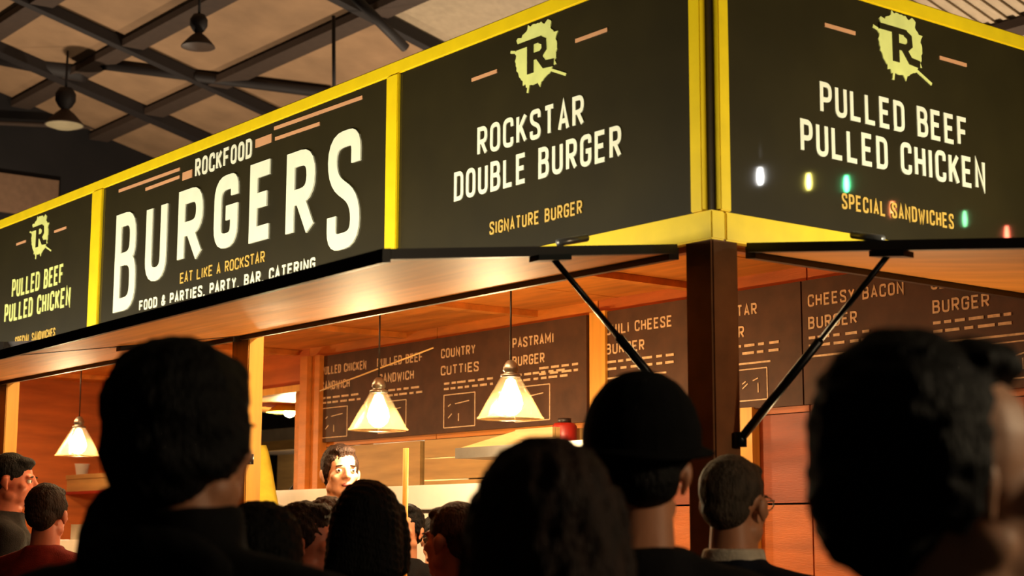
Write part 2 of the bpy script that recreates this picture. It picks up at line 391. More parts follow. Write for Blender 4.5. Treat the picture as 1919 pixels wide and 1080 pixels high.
# ---- sign panels
def sign(name,label,x0,x1): # on the long front
    t=thing(name,label,'sign',((x0+x1)/2,-.01,2.43),0,'fascia sign panels')
    b=box('panel',x0,x1,.002,.03,2.433,TZ-.046,'sign',t); return t,b
fr=FL(.002)
t3,b3=sign('fascia_sign','black sign reading ROCKSTAR DOUBLE BURGER left of the stall corner',-1.551,-.073)
splat(t3,(-.775,3.06),.105,.10,fr,1)
bars('dash',[((-1.12,3.05),(-.98,3.05))],.012,fr,'ink_copper',t3); bars('dash',[((-.58,3.055),(-.43,3.055))],.012,fr,'ink_copper',t3)
text('lettering','ROCKSTAR',-1.085,-.54,2.78,2.878,fr,'ink',t3,.15)
text('lettering','DOUBLE BURGER',-1.215,-.37,2.648,2.748,fr,'ink',t3,.15)
text('lettering','SIGNATURE BURGER',-1.015,-.55,2.505,2.548,fr,'ink_gold',t3,.15)
t2,b2=sign('fascia_sign','wide black sign reading BURGERS in tall cream letters',-4.084,-1.626)
for ch,u0,u1,z1,z0 in (('B',-3.915,-3.69,3.012,2.55),('U',-3.59,-3.38,3.018,2.65),('R',-3.27,-3.04,3.018,2.685),('G',-2.935,-2.73,3.02,2.71),('E',-2.63,-2.44,3.025,2.70),('R',-2.335,-2.12,3.015,2.665),('S',-2.025,-1.80,3.03,2.58)):
    text('letter',ch,u0,u1,z0,z1,fr,'ink',t2,.062/(z1-z0),thick=.006)
text('lettering','ROCKFOOD',-3.13,-2.63,3.06,3.142,fr,'ink',t2,.17)
bars('emblem_word',[((-3.25,3.085),(-3.16,3.085))],.035,fr,'ink_copper',t2); bars('emblem_word',[((-2.6,3.11),(-2.47,3.11))],.035,fr,'ink_copper',t2)
for s in (((-3.91,3.13),(-3.28,3.125)),((-3.62,3.09),(-3.28,3.09)),((-2.45,3.145),(-1.80,3.135)),((-2.44,3.10),(-2.10,3.095))): bars('line',[s],.014,fr,'ink_copper',t2)
text('lettering','EAT LIKE A ROCKSTAR',-3.24,-2.50,2.608,2.655,fr,'ink_gold',t2,.14)
text('lettering','FOOD & PARTIES, PARTY, BAR, CATERING',-3.64,-2.11,2.53,2.578,fr,'ink',t2,.2)
t1,b1=sign('fascia_sign','tmp label',-6.749,-4.196)
t1['label']='black sign reading PULLED BEEF PULLED CHICKEN at the far end, left of BURGERS'
cx=-4.86; splat(t1,(cx,3.055),.11,.10,fr,1)
bars('dash',[((-5.18,3.05),(-5.05,3.05))],.012,fr,'ink_copper',t1); bars('dash',[((-4.67,3.045),(-4.52,3.045))],.012,fr,'ink_copper',t1)
text('lettering','PULLED BEEF',-5.21,-4.53,2.765,2.865,fr,'ink_yellow',t1,.15)
text('lettering','PULLED CHICKEN',-5.30,-4.43,2.64,2.74,fr,'ink_yellow',t1,.15)
text('lettering','SPECIAL SANDWICHES',-5.13,-4.6,2.505,2.55,fr,'ink_gold',t1,.15)
t4=thing('fascia_sign','black sign reading PULLED BEEF PULLED CHICKEN on the right face with coloured reflections','sign',(.01,.9,2.43),0,'fascia sign panels')
t4['label']='black sign reading PULLED BEEF PULLED CHICKEN right of the stall corner, above SPECIAL SANDWICHES'
box('panel',-.03,-.002,.071,1.759,2.433,TZ-.046,'sign',t4); fr4=FR(-.002)
splat(t4,(.845,3.065),.105,.10,fr4,1)
bars('dash',[((.49,3.06),(.63,3.06))],.012,fr4,'ink_copper',t4); bars('dash',[((1.04,3.06),(1.18,3.06))],.012,fr4,'ink_copper',t4)
text('lettering','PULLED BEEF',.46,1.17,2.782,2.88,fr4,'ink',t4,.15)
text('lettering','PULLED CHICKEN',.37,1.255,2.65,2.752,fr4,'ink',t4,.15)
text('lettering','SPECIAL SANDWICHES',.545,1.08,2.503,2.552,fr4,'ink_gold',t4,.15)
# ---- raised awning flaps
def flap(label, P, length, hinge_z, reach, out_z, L0, struts, led=True, name='awning_flap'):
    """P(u,s,z): u along the hinge, s outwards from the wall"""
    t=thing(name,label,'awning flap',P(L0+length/2,0,hinge_z),0,'raised awning flaps')
    far_z=out_z-.032 if P is PL else out_z
    zo=lambda u: out_z if P is not PL else far_z+(out_z-far_z)*(u-L0)/length
    zz=lambda u,s: hinge_z+(zo(u)-hinge_z)*s/reach
    def slab(nm,u0,u1,s0,s1,d0,d1,m,par=t):
        Q=((u0,s0),(u1,s0),(u1,s1),(u0,s1)); return prism(nm,[P(u,s,zz(u,s)+d0) for u,s in Q],[P(u,s,zz(u,s)+d1) for u,s in Q],m,par)
    u0,u1=L0,L0+length
    n=max(1,round(length/1.3)); wd=(length-.05)/n
    for k in range(n): slab('ply_sheet',u0+.025+k*wd+.001,u0+.025+(k+1)*wd-.001,.045,reach-.025,-.012,.001,'ply_x')
    slab('top_sheet',u0+.025,u1-.025,.045,reach-.09,.002,.012,'dark')
    slab('edge_bar',u0,u1,reach-.024,reach,-.022,.013,'dark')
    slab('edge_bar',u0,u0+.024,.03,reach-.025,-.014,.012,'dark'); slab('edge_bar',u1-.024,u1,.03,reach-.025,-.014,.012,'dark')
    slab('hinge_bar',u0+.02,u1-.02,.006,.044,-.030,.004,'dark')
    for (u,s,up,sp,zp) in struts:
        a=Vector(P(u,s,zz(u,s)-.02)); b=Vector(P(up,sp,zp)); m_=a.lerp(b,.45)
        g=tube('gas_strut',[a,m_],.008,'black',t,10); tube('strut_cylinder',[m_,b],.0125,'black',g,10)
        slab('strut_bracket',u-.02,u+.02,s-.05,s+.06,-.03,-.015,'black'); 
        tube('bracket_bolt',[Vector(P(u,s-.02,zz(u,s)+.020)),Vector(P(u,s-.12,zz(u,s-.12)+.030))],.010,'steel',t,8)
        tube('ball_joint',[b+Vector((0,0,-.02)),b+Vector((0,0,.02))],.018,'black',t,10)
    if led:  # unseen LED strip added at the flap edge to light the signs
        s0=reach-.075; um=(u0+u1)/2
        e=slab('led_profile',u0+.05,u1-.05,s0,s0+.04,.0015,.005,'steel'); slab('led_strip',u0+.06,u1-.06,s0+.008,s0+.032,.0052,.008,'led',e)
        c0=Vector(P(um,s0+.02,zz(um,s0)+.017)); dr=Vector(P(0,-.75,.66)) - Vector(P(0,0,0))
        l_=lamp('led_glow','AREA',c0,SIGN_W*length,(1,.93,.74),None,length-.12,None,.02)
        X_=(Vector(P(u1,s0,zz(u1,s0)))-Vector(P(u0,s0,zz(u0,s0)))).normalized(); Z_=-dr.normalized(); Y_=Z_.cross(X_).normalized(); Z_=X_.cross(Y_)
        l_.matrix_world=Matrix.Translation(c0-t.location)@Matrix((X_,Y_,Z_)).transposed().to_4x4(); l_.parent=t
    return t
PL=lambda u,s,z: (u,-s,z)
PR=lambda u,s,z: (s,u,z)
PB=lambda u,s,z: (u,YB+.06+s,z)
flap('raised plywood awning flap under the BURGERS sign, nearest the stall corner',PL,2.52,HZ,1.013,2.213,-2.625,[(-.085,.50,-.085,-.01,1.83),(-2.60,.50,-2.60,-.01,1.83)])
flap('raised plywood awning flap of the middle bay, left of the tall man\'s head',PL,2.60,HZ,1.013,2.213,-5.24,[(-2.66,.50,-2.655,-.01,1.83),(-5.22,.5,-5.21,-.01,1.83)])
flap('raised plywood awning flap of the far bay at the left picture edge',PL,2.7,HZ,1.013,2.213,-7.96,[(-5.28,.50,-5.28,-.01,1.83)])
flap('raised plywood awning flap on the right face, below PULLED CHICKEN SPECIAL SANDWICHES sign',PR,1.62,HZ,1.03,2.210,.105,[(.125,.51,.085,.012,1.80),(1.70,.51,1.80,.012,1.80)])
# ---- unseen lights added: tubes behind the header brighten the stall, uplighters the roof
for k,(x0,x1) in enumerate(((-1.3,-.2),(-2.5,-1.5),(-4.9,-3.2),(-7.6,-5.8))):
    t=thing('tube_light',['tube light on the stall ceiling nearest the corner post','tube light on the stall ceiling above the first bay','tube light on the stall ceiling above the middle bay','tube light on the stall ceiling above the far bay'][k],'light',((x0+x1)/2,.32,CZ-.06),0,'tube lights behind the header')
    box('housing',x0,x1,.29,.35,CZ-.03,CZ-.001,'white',t); tube('tube',[(x0+.02,.32,CZ-.045),(x1-.02,.32,CZ-.045)],.013,'tube',t,10)
    lamp('tube_glow','AREA',((x0+x1)/2,.32,CZ-.07),STRIP_W*(x1-x0)*(.45,1,1,1)[k],(1,.66,.30),t,x1-x0-.1,(0,0,0),.04)
for k,(x,y) in enumerate(((-14.6,3.2),(-10.2,6.4),(-5.5,8.5))):
    t=thing('uplighter','uplighter on a tall stand behind the stall, '+['nearest the end wall','behind its middle','behind its right end'][k],'lamp',(x,y,0),0,'uplighters behind the stall')
    tube('stand',[(x,y,.03),(x,y,3.0)],.03,'black',t); lathe('foot',(x,y,0),[(0,0),(.3,0),(.3,.03),(.04,.05),(0,.05)],'black',t,20)
    lathe('bowl',(x,y,3.0),[(.04,0),(.12,.03),(.18,.1),(.17,.1),(.11,.04),(0,.02)],'black',t,20)
    lamp('uplight_glow','SPOT',(x,y,3.08),UPLIGHT_W,(1,.80,.58),t,.1,(0,math.pi,0),None,R(160))
# unseen clamp spots added on the counter to light the raised flaps from below
for k,(p,a) in enumerate((((-1.15,.2),(-1.0,-.7,2.25)),((-2.3,.22),(-2.2,-.7,2.25)),((-4.3,.2),(-4.2,-.7,2.25)),((-6.9,.2),(-6.6,-.7,2.25)),((-.25,.95),(.6,.75,2.25)))):
    t=thing('clamp_lamp','black clamp spot on the counter aimed at the raised flap, '+['nearest the corner','at the first front post','in the middle bay','in the far bay','on the side counter'][k],'lamp',(p[0],p[1],1.06),0,'clamp spots on the counter')
    c=Vector((p[0],p[1],1.22)); d=(Vector(a)-c).normalized()
    box('clamp',p[0]-.03,p[0]+.03,p[1]-.03,p[1]+.03,1.061,1.09,'black',t); tube('arm',[(p[0],p[1],1.085),(p[0],p[1],1.2)],.008,'black',t,8)
    tube('head',[c-d*.05,c-d*.03,c+d*.03],[.02,.035,.045],'black',t,16); tube('glass',[c+d*.0302,c+d*.033],[.040,.040],M['hb_lit'],t,16)
    l_=lamp('clamp_glow','SPOT',c+d*.05,CLAMP_W*(1.4,.8,1,1,2.6)[k],(1,.70,.34),t,.03,d.to_track_quat('-Z','Y').to_euler(),None,R(100))
# ---- pendant lamps
def pendant(x,label,y=.8,zb=1.99,power=PENDANT_W,r=.132):
    t=thing('pendant_lamp',label,'lamp',(x,y,zb),0,'glass cone pendant lamps')
    c=(x,y,zb)
    sh=lathe('glass_shade',c,[(r,.0),(r*.985,.004),(r*.63,.09),(r*.30,.165),(r*.27,.175),(r*.235,.17),(r*.595,.088),(r*.95,.003)],'shade',t,40)
    lathe('shade_rim',c,[(r*.97,-.002),(r*1.01,-.002),(r*1.01,.006),(r*.97,.006),(r*.97,-.002)],'shade',sh,40)
    lathe('cap',c,[(0,.235),(.012,.232),(.022,.222),(.030,.205),(.031,.19),(.026,.186),(.026,.18),(.040,.176),(.040,.165),(.0,.165)],'steel',t,24)
    tube('cord',[(x,y,zb+.23),(x,y,CZ-.001)],.004,'dark',t,8)
    lathe('bulb',c,[(0,.012),(.022,.016),(.042,.034),(.050,.060),(.044,.090),(.030,.122),(.018,.155),(0,.165)],'bulb',t,24)
    lamp('bulb_glow','POINT',(x,y,zb-.03),power,(1,.74,.40),t,.03)
    return t
pendant(-1.93,'glass cone pendant lamp, nearest of the three, hanging before PASTRAMI BURGER')
pendant(-2.88,'glass cone pendant lamp hanging above the fair-faced server')
pendant(-6.14,'glass cone pendant lamp in the far bay left of the tall man')
# thin pale cable crossing the menu board
a=hit(600,733,1,1.2); b=hit(812,652,1,1.2)
t=tube('cable',[tuple(a),tuple(a.lerp(b,.5)),tuple(b)],.004,'beige'); t['label']='thin pale cable running slantwise across the left menu board'; t['category']='cable'
# ---- menu boards
fb=FL(YB-.03)
def board(label,x0,x1,zb,zt):
    t=thing('menu_board',label,'menu board',((x0+x1)/2,YB-.02,zb),0,'chalk menu boards on the back wall')
    box('slate',x0,x1,YB-.03,YB-.002,zb,zt,'board',t); 
    return t
def small(t,u0,u1,z,n=2,row=.028,th=.011):
    for r0 in range(n):
        segs=[];u=u0
        while u<u1-.02:
            l=random.uniform(.03,.075); segs.append(((u,z-r0*row),(min(u+l,u1),z-r0*row))); u+=l+random.uniform(.012,.03)
        bars('chalk_line',segs,th,fb,'chalk',t,.002)
def frame_box(t,u0,u1,z0,z1):
    bars('chalk_box',[((u0,z0),(u1,z0)),((u1,z0),(u1,z1)),((u1,z1),(u0,z1)),((u0,z1),(u0,z0)),((u0+.04,z0+.05),(u0+.07,z0+.07)),((u0+.10,z1-.05),(u1-.05,z1-.04)),((u0+.04,z1-.06),(u0+.06,z1-.05)),((u0+.13,z0+.03),(u0+.13,z0+.07))],.005,fb,'chalk',t,.002)
A=board('brown chalk menu board behind the pendant lamps, ending in PASTRAMI BURGER',-5.0,-2.60,2.055,2.555)
def head(t,l1,u0,u1,l2,v0,v1,dz=0):
    text('heading',l1,u0,u1,2.445+dz,2.495+dz,fb,'chalk',t,.16,thick=.002); text('heading',l2,v0,v1,2.355+dz,2.405+dz,fb,'chalk',t,.16,thick=.002)
head(A,'PULLED CHICKEN',-4.97,-4.49,'SANDWICH',-4.97,-4.66); head(A,'PULLED BEEF',-4.38,-3.94,'SANDWICH',-4.36,-4.02)
head(A,'COUNTRY',-3.77,-3.47,'CUTTIES',-3.77,-3.44); head(A,'PASTRAMI',-3.16,-2.84,'BURGER',-3.16,-2.91)
for u in (-4.95,-4.36,-3.74,-3.14): small(A,u,u+.42,2.31,2); frame_box(A,u,u+.27,2.08,2.25)
small(A,-2.95,-2.66,2.33,2)
Bd=board('brown chalk menu board with CHILI CHEESE BURGER, seen either side of corner post',-2.47,-1.27,2.055,2.555)
head(Bd,'CHILI CHEESE',-2.46,-2.02,'BURGER',-2.46,-2.20); head(Bd,'ROCKSTAR',-1.83,-1.51,'BURGER',-1.83,-1.585)
for u in (-2.46,-1.84): small(Bd,u,u+.45,2.32,2,.032); bars('chalk_line',[((u,2.245),(u+.4,2.245))],.008,fb,'chalk',Bd,.002); frame_box(Bd,u+.2,u+.38,2.09,2.22)
Cb=board('brown chalk menu board with CHEESY BACON BURGER above right man\'s head',-1.262,-.10,2.055,2.555)
head(Cb,'CHEESY BACON',-1.23,-.75,'BURGER',-1.23,-.98); head(Cb,'CLASSIC',-.625,-.38,'BURGER',-.62,-.37)
for u in (-1.23,-.62): small(Cb,u,u+.34,2.32,2,.032); bars('chalk_line',[((u,2.245),(u+.4,2.245))],.008,fb,'chalk',Cb,.002); frame_box(Cb,u+.25,u+.45,2.09,2.22)
# ---- things inside the stall
a=hit(727,912,1,1.45); b=hit(862,950,1,1.45)
t=thing('white_cabinet','white enamel bread cabinet with dark slots behind the counter','cabinet',((a.x+b.x)/2,1.6,1.06))
zb_=b.z; zt=a.z; xl=hit(470,930,1,1.45).x; xr=b.x+.15
lo=1.06
tb=thing('rear_worktop','beige rear worktop carrying the white cabinet','worktop',(-3.5,1.6,SF))
box('top',xl-.05,-2.6,1.35,1.79,lo-.04,lo,'beige',tb); box('carcass',xl,-2.65,1.4,1.78,SF,lo-.04,'wallwood',tb)
box('body',xl,xr,1.45,1.78,lo,zb_-.03,'white',t); box('slot',xl+.02,xr-.01,1.456,1.77,zb_-.03,zb_-.012,'dark',t); box('door',xl,xr,1.445,1.78,zb_-.012,zt,'white',t,.004)
a=hit(793,838,1,.44)
t=tube('pole',[(a.x,.36,1.06),(a.x,.36,hit(793,838,1,.36).z)],.011,'pine'); t['label']='slim pale wooden pole standing on the counter before the plank wall'; t['category']='pole'
t.location=(0,0,0)
# cooker hood with its red canister
a=hit(862,840,1,1.35); b=hit(972,806,1,1.35); c=hit(1042,796,1,1.35)
t=thing('cooker_hood','pale steel cooker hood with one sloping side under the menu board','hood',((a.x+c.x)/2,1.55,a.z-.1))
q=[(a.x,a.z),(b.x,b.z),(c.x,b.z),(c.x,a.z)]
prism('canopy',[(x,1.35,z) for x,z in q],[(x,1.74,z) for x,z in q],'beige',t)
box('lip',a.x-.01,c.x+.31,1.33,1.742,a.z-.05,a.z-.001,'steel',t)
prism('edge_trim',[(b.x,1.345,b.z),(c.x,1.345,b.z),(c.x,1.345,b.z-.045),(b.x,1.345,b.z-.045)],[(b.x,1.33,b.z),(c.x,1.33,b.z),(c.x,1.33,b.z-.045),(b.x,1.33,b.z-.045)],'beige',t)
for xx in (a.x+.05,c.x+.25): tube('hanger',[(xx,1.74,a.z-.03),(xx,1.79,a.z+.01)],.012,'steel',t,8)
d=hit(1058,808,1,1.42)
t=thing('red_canister','small red canister beside the pale cooker hood','canister',(d.x,1.42,a.z))
lathe('body',(d.x,1.42,a.z),[(0,.001),(.05,.001),(.055,.01),(.055,.07),(.045,.085),(0,.086)],'red',t,20); lathe('lid',(d.x,1.42,a.z+.086),[(0,0),(.03,0),(.03,.02),(0,.022)],'dark',t,16)
# shelf with goods in the far bay
a=hit(62,895,1,1.55); b=hit(170,912,1,1.55)
t=thing('wall_shelf','pale wall shelf on the far bay\'s back wall','shelf',((a.x+b.x)/2,1.7,b.z))
box('board',a.x-.1,b.x+.5,1.55,1.797,a.z-.03,a.z,'beige',t); box('apron',a.x-.1,b.x+.5,1.56,1.58,b.z-.03,a.z-.031,'beige',t); box('red_edge',a.x-.1,b.x+.5,1.548,1.5595,b.z-.05,b.z-.03,'red',t)
for k,px in enumerate((78,118,148)):
    c=hit(px,893,1,1.66)
    t=thing('serving_tub',['plain beige tub at the left end of the far bay shelf','red tub in the middle of the far bay shelf','pale tub at the right end of the far bay shelf'][k],'tub',(c.x,1.67,a.z),0,'tubs on the far bay shelf')
    lathe('cup',(c.x,1.67,a.z),[(0,0),(.05,0),(.062,.08),(.066,.082),(.064,.085),(.058,.08),(0,.02)],['beige','red','white'][k],t,16)
c=hit(121,935,1,.25)
t=thing('paper_box','bright paper takeaway box on the far bay counter','box',(c.x,.25,1.06))
prism('tray',[(c.x-.06,.19,1.06),(c.x+.06,.19,1.06),(c.x+.06,.31,1.06),(c.x-.06,.31,1.06)],[(c.x-.08,.17,1.5),(c.x+.08,.17,1.5),(c.x+.08,.33,1.5),(c.x-.08,.33,1.5)],'white',t); box('flap',c.x-.08,c.x+.08,.325,.335,1.5,1.58,'white',t)
# ---- beyond the rear opening: rear flap, lamp, yellow cloth, neighbouring stall
flap('rear awning flap with two thin struts seen through the far opening',PB,2.1,zop+.05,.9,zop+.02,-7.2,[(-5.6,.62,-5.55,.02,1.75),(-5.25,.62,-5.22,.02,1.78)],False)
nb=thing('market_stall','neighbouring market stall with grey canopy seen through the rear opening','stall',(-8,4.6,0))
a=hit(485,812,1,4.6); b=hit(585,832,1,4.6); NBZ=b.z; NBX=b.x+.5
box('canopy',a.x-1.2,b.x+1.2,4.4,5.6,b.z,a.z,'grey',nb); box('valance',a.x-1.2,b.x+1.2,4.38,4.395,b.z-.06,b.z+.03,'beige',nb)
box('back_wall',a.x-1.2,b.x+1.2,5.5,5.6,0,b.z,'beige',nb); box('counter',a.x-1.2,b.x+1.2,4.6,4.9,0,1.0,'wallwood',nb)
for x in (a.x-1.15,b.x+1.1): box('post',x,x+.08,4.42,4.5,0,b.z,'pine',nb)
c=hit(543,768,1,2.5)
t=thing('hanging_lamp','yellow-green glowing lamp under the rear awning flap','lamp',c)
lathe('shade',c,[(.16,-.02),(.12,.012),(.05,.05),(.02,.06),(0,.06)],'ycloth',t,24); lathe('bulb',c,[(0,-.055),(.03,-.045),(.045,-.02),(.03,.01),(0,.02)],emit_mat('green_yellow_glow',(1,.95,.42),9),t,20)
tube('cord',[(c.x,c.y,c.z+.06),(c.x,c.y,zop+.019)],.004,'dark',t,8)
lamp('hanging_glow','POINT',(c.x,c.y,c.z-.09),45,(1,.85,.45),t,.04)
t=thing('stall_lamp','bare bulb lamp under the grey canopy of the neighbouring stall','lamp',(NBX,5.0,1.9))  # bulb added to brighten the neighbouring stall
lathe('bulb',(NBX,5.0,1.9),[(0,-.05),(.03,-.03),(.03,.01),(.012,.05),(0,.05)],'bulb',t,16); tube('cord',[(NBX,5,1.9),(NBX,5,NBZ)],.004,'dark',t,6)
lamp('stall_glow','POINT',(NBX,4.85,1.8),110,(1,.82,.55),t,.05)
a=hit(490,835,1,1.2); b=hit(537,940,1,1.2); top=Vector((a.x-.02,1.2,a.z))
V=[];Fc=[]; nu,nv=16,14
for j in range(nv+1):
    f=j/nv; z=top.z*(1-f)+(b.z-.25)*f; half=.05+.10*f**.7
    for i in range(nu):
        th=2*math.pi*i/nu; rr=1+.13*math.sin(5*th+f*2)*f; V.append((top.x+.09*f+half*rr*math.cos(th),1.2+half*.6*rr*math.sin(th),z))
for j in range(nv):
    for i in range(nu): Fc.append((j*nu+i,j*nu+(i+1)%nu,(j+1)*nu+(i+1)%nu,(j+1)*nu+i))
Fc.append(tuple(range(nu))); Fc.append(tuple(range(nv*nu,(nv+1)*nu)))
t=thing('yellow_cloth','yellow cloth hanging in folds beside the tall man\'s head','cloth',tuple(top))
mesh_world('drape',V,Fc,'ycloth',t,True); tube('hook',[tuple(top),(top.x,1.2,CZ-.001)],.006,'steel',t,8)
# ---- coloured party bulbs mirrored in the right-hand sign
def mirrored(px,py,dist):
    q=hit(px,py,0,.012); d=(q-CAM).normalized(); return q+Vector((-d.x,d.y,d.z))*dist
BUL=[(1430,330,(1,.98,.92),280,7.0,'white'),(1521,340,(1,.85,.15),210,7.0,'yellow'),(1592,344,(.1,1,.35),210,7.0,'green'),(1678,392,(1,.25,.08),84,7.0,'orange'),(1814,410,(.2,.8,.3),56,7.0,'pale green'),(1893,438,(1,.15,.08),98,7.0,'red')]
BP=[mirrored(px,py,d) for px,py,_,_,d,_ in BUL]
t=thing('festoon_cable','black festoon cable carrying coloured bulbs opposite the right sign','cable',BP[0]+Vector((0,0,.1)))
ctrl=[BP[0]+Vector((-.9,-.9,.5))]+[p+Vector((0,0,.11)) for p in BP]+[BP[-1]+Vector((.9,.9,.5))]
tube('wire',ctrl,.008,'black',t,8)
for p,(px,py,col,s,d,nm) in zip(BP,BUL):
    t=thing('party_bulb',nm+' party bulb hanging on the festoon cable','bulb',p,0,'bulbs on the festoon cable')
    lathe('glass',p,[(0,-.06),(.010,-.05),(.016,-.02),(.016,.01),(.012,.04),(.010,.06),(0,.06)],emit_mat(nm.replace(' ','_')+'_glass',col,s),t,16)
    lathe('socket',p,[(0,.06),(.017,.06),(.017,.10),(0,.10)],'black',t,12)
lx,ly=3.55,.15  # lamp added out of view to light the right-hand man's face
t=thing('market_lamp','tall market lamp standing beside the queue, right of the stall','lamp',(lx,ly,0))
lathe('foot',(lx,ly,0),[(0,0),(.22,0),(.22,.025),(.04,.05),(0,.05)],'black',t,24); tube('pole',[(lx,ly,.04),(lx,ly,2.25)],.02,'black',t)
lathe('globe',(lx,ly,2.36),[(0,-.12),(.05,-.11),(.1,-.06),(.115,0),(.1,.06),(.05,.105),(0,.115)],emit_mat('market_lamp_glass',(1,.78,.48),3),t,24)
lamp('market_glow','POINT',(lx-.16,ly-.16,2.30),MARKET_W,(1,.76,.46),t,.1)
#PEOPLE#
# ================================================================== PEOPLE
def ell(c, r, rot=(0,0,0), n=14):
    V=[];Fc=[]; E=Euler(rot).to_matrix(); c=Vector(c); m=n//2+2
    for i in range(1,m):
        p=math.pi*i/m
        for k in range(n):
            t=2*math.pi*k/n; V.append(c+E@Vector((r[0]*math.sin(p)*math.cos(t),r[1]*math.sin(p)*math.sin(t),r[2]*math.cos(p))))
    V.append(c+E@Vector((0,0,r[2]))); V.append(c-E@Vector((0,0,r[2]))); a=len(V)-2
    for i in range(m-2):
        for k in range(n): Fc.append((i*n+k,(i+1)*n+k,(i+1)*n+(k+1)%n,i*n+(k+1)%n))
    for k in range(n): Fc.append((a,k,(k+1)%n)); Fc.append((a+1,(m-2)*n+(k+1)%n,(m-2)*n+k))
    return V,Fc
def cap(pts, rads, n=12):
    out=[tube_vf(pts,rads,n)]
    for p,r in zip(pts,rads): out.append(ell(p,(r,r,r),n=n))
    return out
def loft(rings, n=24):                       # rings: (z, cx, cy, rx, ry)
    V=[];Fc=[]
    for z,cx,cy,rx,ry in rings:
        for k in range(n):
            t=2*math.pi*k/n; c_,s_=math.cos(t),math.sin(t)
            V.append(Vector((cx+rx*math.copysign(abs(c_)**.85,c_), cy+ry*math.copysign(abs(s_)**.85,s_), z)))
    for i in range(len(rings)-1):
        for k in range(n): Fc.append((i*n+k,i*n+(k+1)%n,(i+1)*n+(k+1)%n,(i+1)*n+k))
    Fc.append(tuple(range(n))[::-1]); Fc.append(tuple(range((len(rings)-1)*n,len(rings)*n)))
    return V,Fc
def fuse(parts, voxel, smooth=6, dec=1.0, noise=None):
    """overlapping solids -> one continuous skin"""
    V=[];Fc=[]
    for v,f in parts:
        b=len(V); V+=[tuple(x) for x in v]; Fc+=[tuple(i+b for i in q) for q in f]
    me=bpy.data.meshes.new('raw'); me.from_pydata(V,[],Fc); bm=bmesh.new(); bm.from_mesh(me); bmesh.ops.recalc_face_normals(bm,faces=bm.faces[:]); bm.to_mesh(me); bm.free()
    o=bpy.data.objects.new('raw',me); COL.objects.link(o)
    m=o.modifiers.new('r','REMESH'); m.mode='VOXEL'; m.voxel_size=voxel
    if smooth: q=o.modifiers.new('s','SMOOTH'); q.iterations=smooth; q.factor=.5
    if dec<1: q=o.modifiers.new('d','DECIMATE'); q.ratio=dec
    dg=bpy.context.evaluated_depsgraph_get(); res=bpy.data.meshes.new_from_object(o.evaluated_get(dg))
    bpy.data.objects.remove(o)
    for p in res.polygons: p.use_smooth=True
    return res
def arm(sg, pose):
    if pose=='relaxed': return [(sg*.185,-.005,1.385),(sg*.225,-.03,1.10),(sg*.225,.06,.86)]
    if pose=='serving': return [(sg*.185,.0,1.385),(sg*.225,.03,1.11),(sg*.15,.27,1.06)]
    return [(sg*.185,-.005,1.385),(sg*.215,.01,1.12),(sg*.10,.21,1.16)]          # hands together before the chest
def hand(sg, pose):
    a=arm(sg,pose); e,w_=Vector(a[1]),Vector(a[2]); d=(w_-e).normalized(); out=[]
    side=Vector((sg,0,0)); side=(side-d*side.dot(d)).normalized(); nrm=d.cross(side)
    # palm then four fingers and a thumb that leaves the side of the palm
    fwd=Vector((0,1,0)); acr=(fwd-d*fwd.dot(d)); acr=acr.normalized() if acr.length>.3 else side; nr=d.cross(acr)
    pc=w_+d*.055
    out.append(tube_vf([w_,w_+d*.03,w_+d*.085],[.024,.030,.030],10)); 
    for k,l in enumerate((.072,.080,.074,.058)):
        b=w_+d*.085+acr*(.033-.021*k); m_=b+d*l*.5-nr*sg*.006; t=b+d*l-nr*sg*.026
        out+=cap([b-d*.02,m_,t],[.0095,.0088,.0075],8)
    b=w_+d*.03+acr*.028; out+=cap([b,b+acr*.024+d*.022,b+acr*.028+d*.056],[.012,.0105,.009],8)
    for k in range(3): out.append(ell(pc+acr*(.022-.022*k),(.020,.020,.024)))
    return out
def body_parts(pose):
    P=[]
    # head
    P+= [ell((0,-.012,1.662),(.074,.094,.086)), ell((0,.030,1.605),(.060,.064,.084)), ell((0,.038,1.560),(.051,.052,.040)), ell((0,.074,1.537),(.022,.020,.018)),
         ell((0,.078,1.652),(.048,.017,.013)), ell((0,.090,1.577),(.022,.011,.0065)), ell((0,.088,1.566),(.019,.011,.0075)), ell((0,.083,1.551),(.016,.010,.006))]
    P+= cap([(0,.090,1.646),(0,.104,1.622),(0,.113,1.607)],[.0085,.0105,.0125],10)
    for s in (-1,1):
        P+= [ell((s*.012,.099,1.603),(.009,.011,.008)), ell((s*.043,.060,1.612),(.020,.022,.018)), ell((s*.052,.012,1.568),(.014,.03,.022)),
             ell((s*.079,-.006,1.622),(.008,.019,.027),(R(-12),0,s*R(-22))), ell((s*.076,.002,1.598),(.007,.010,.013)), ell((s*.083,-.014,1.628),(.006,.012,.022),(R(-12),0,s*R(-22)))]
    # neck and trunk
    P.append(loft([(1.36,0,-.02,.085,.07),(1.42,0,-.018,.066,.062),(1.48,0,-.010,.058,.060),(1.55,0,-.004,.055,.062),(1.60,0,-.004,.050,.060)]))
    P.append(loft([(.80,0,-.005,.145,.10),(.90,0,-.005,.165,.115),(1.0,0,0,.145,.10),(1.10,0,0,.142,.10),(1.22,0,.005,.165,.115),(1.32,0,0,.178,.112),(1.39,0,-.008,.168,.085),(1.43,0,-.015,.11,.065),(1.455,0,-.015,.07,.055)]))
    for s in (-1,1):
        P+=cap([(s*.05,-.02,1.44),(s*.17,-.006,1.395)],[.045,.052])
        a=arm(s,pose); P+=cap(a,[.052,.040,.028]); P+=hand(s,pose)
        P+=cap([(s*.088,-.005,.88),(s*.10,.012,.49),(s*.105,-.015,.09)],[.088,.058,.040],14)
        P.append(ell((s*.105,.05,.045),(.042,.125,.040)))
    return P
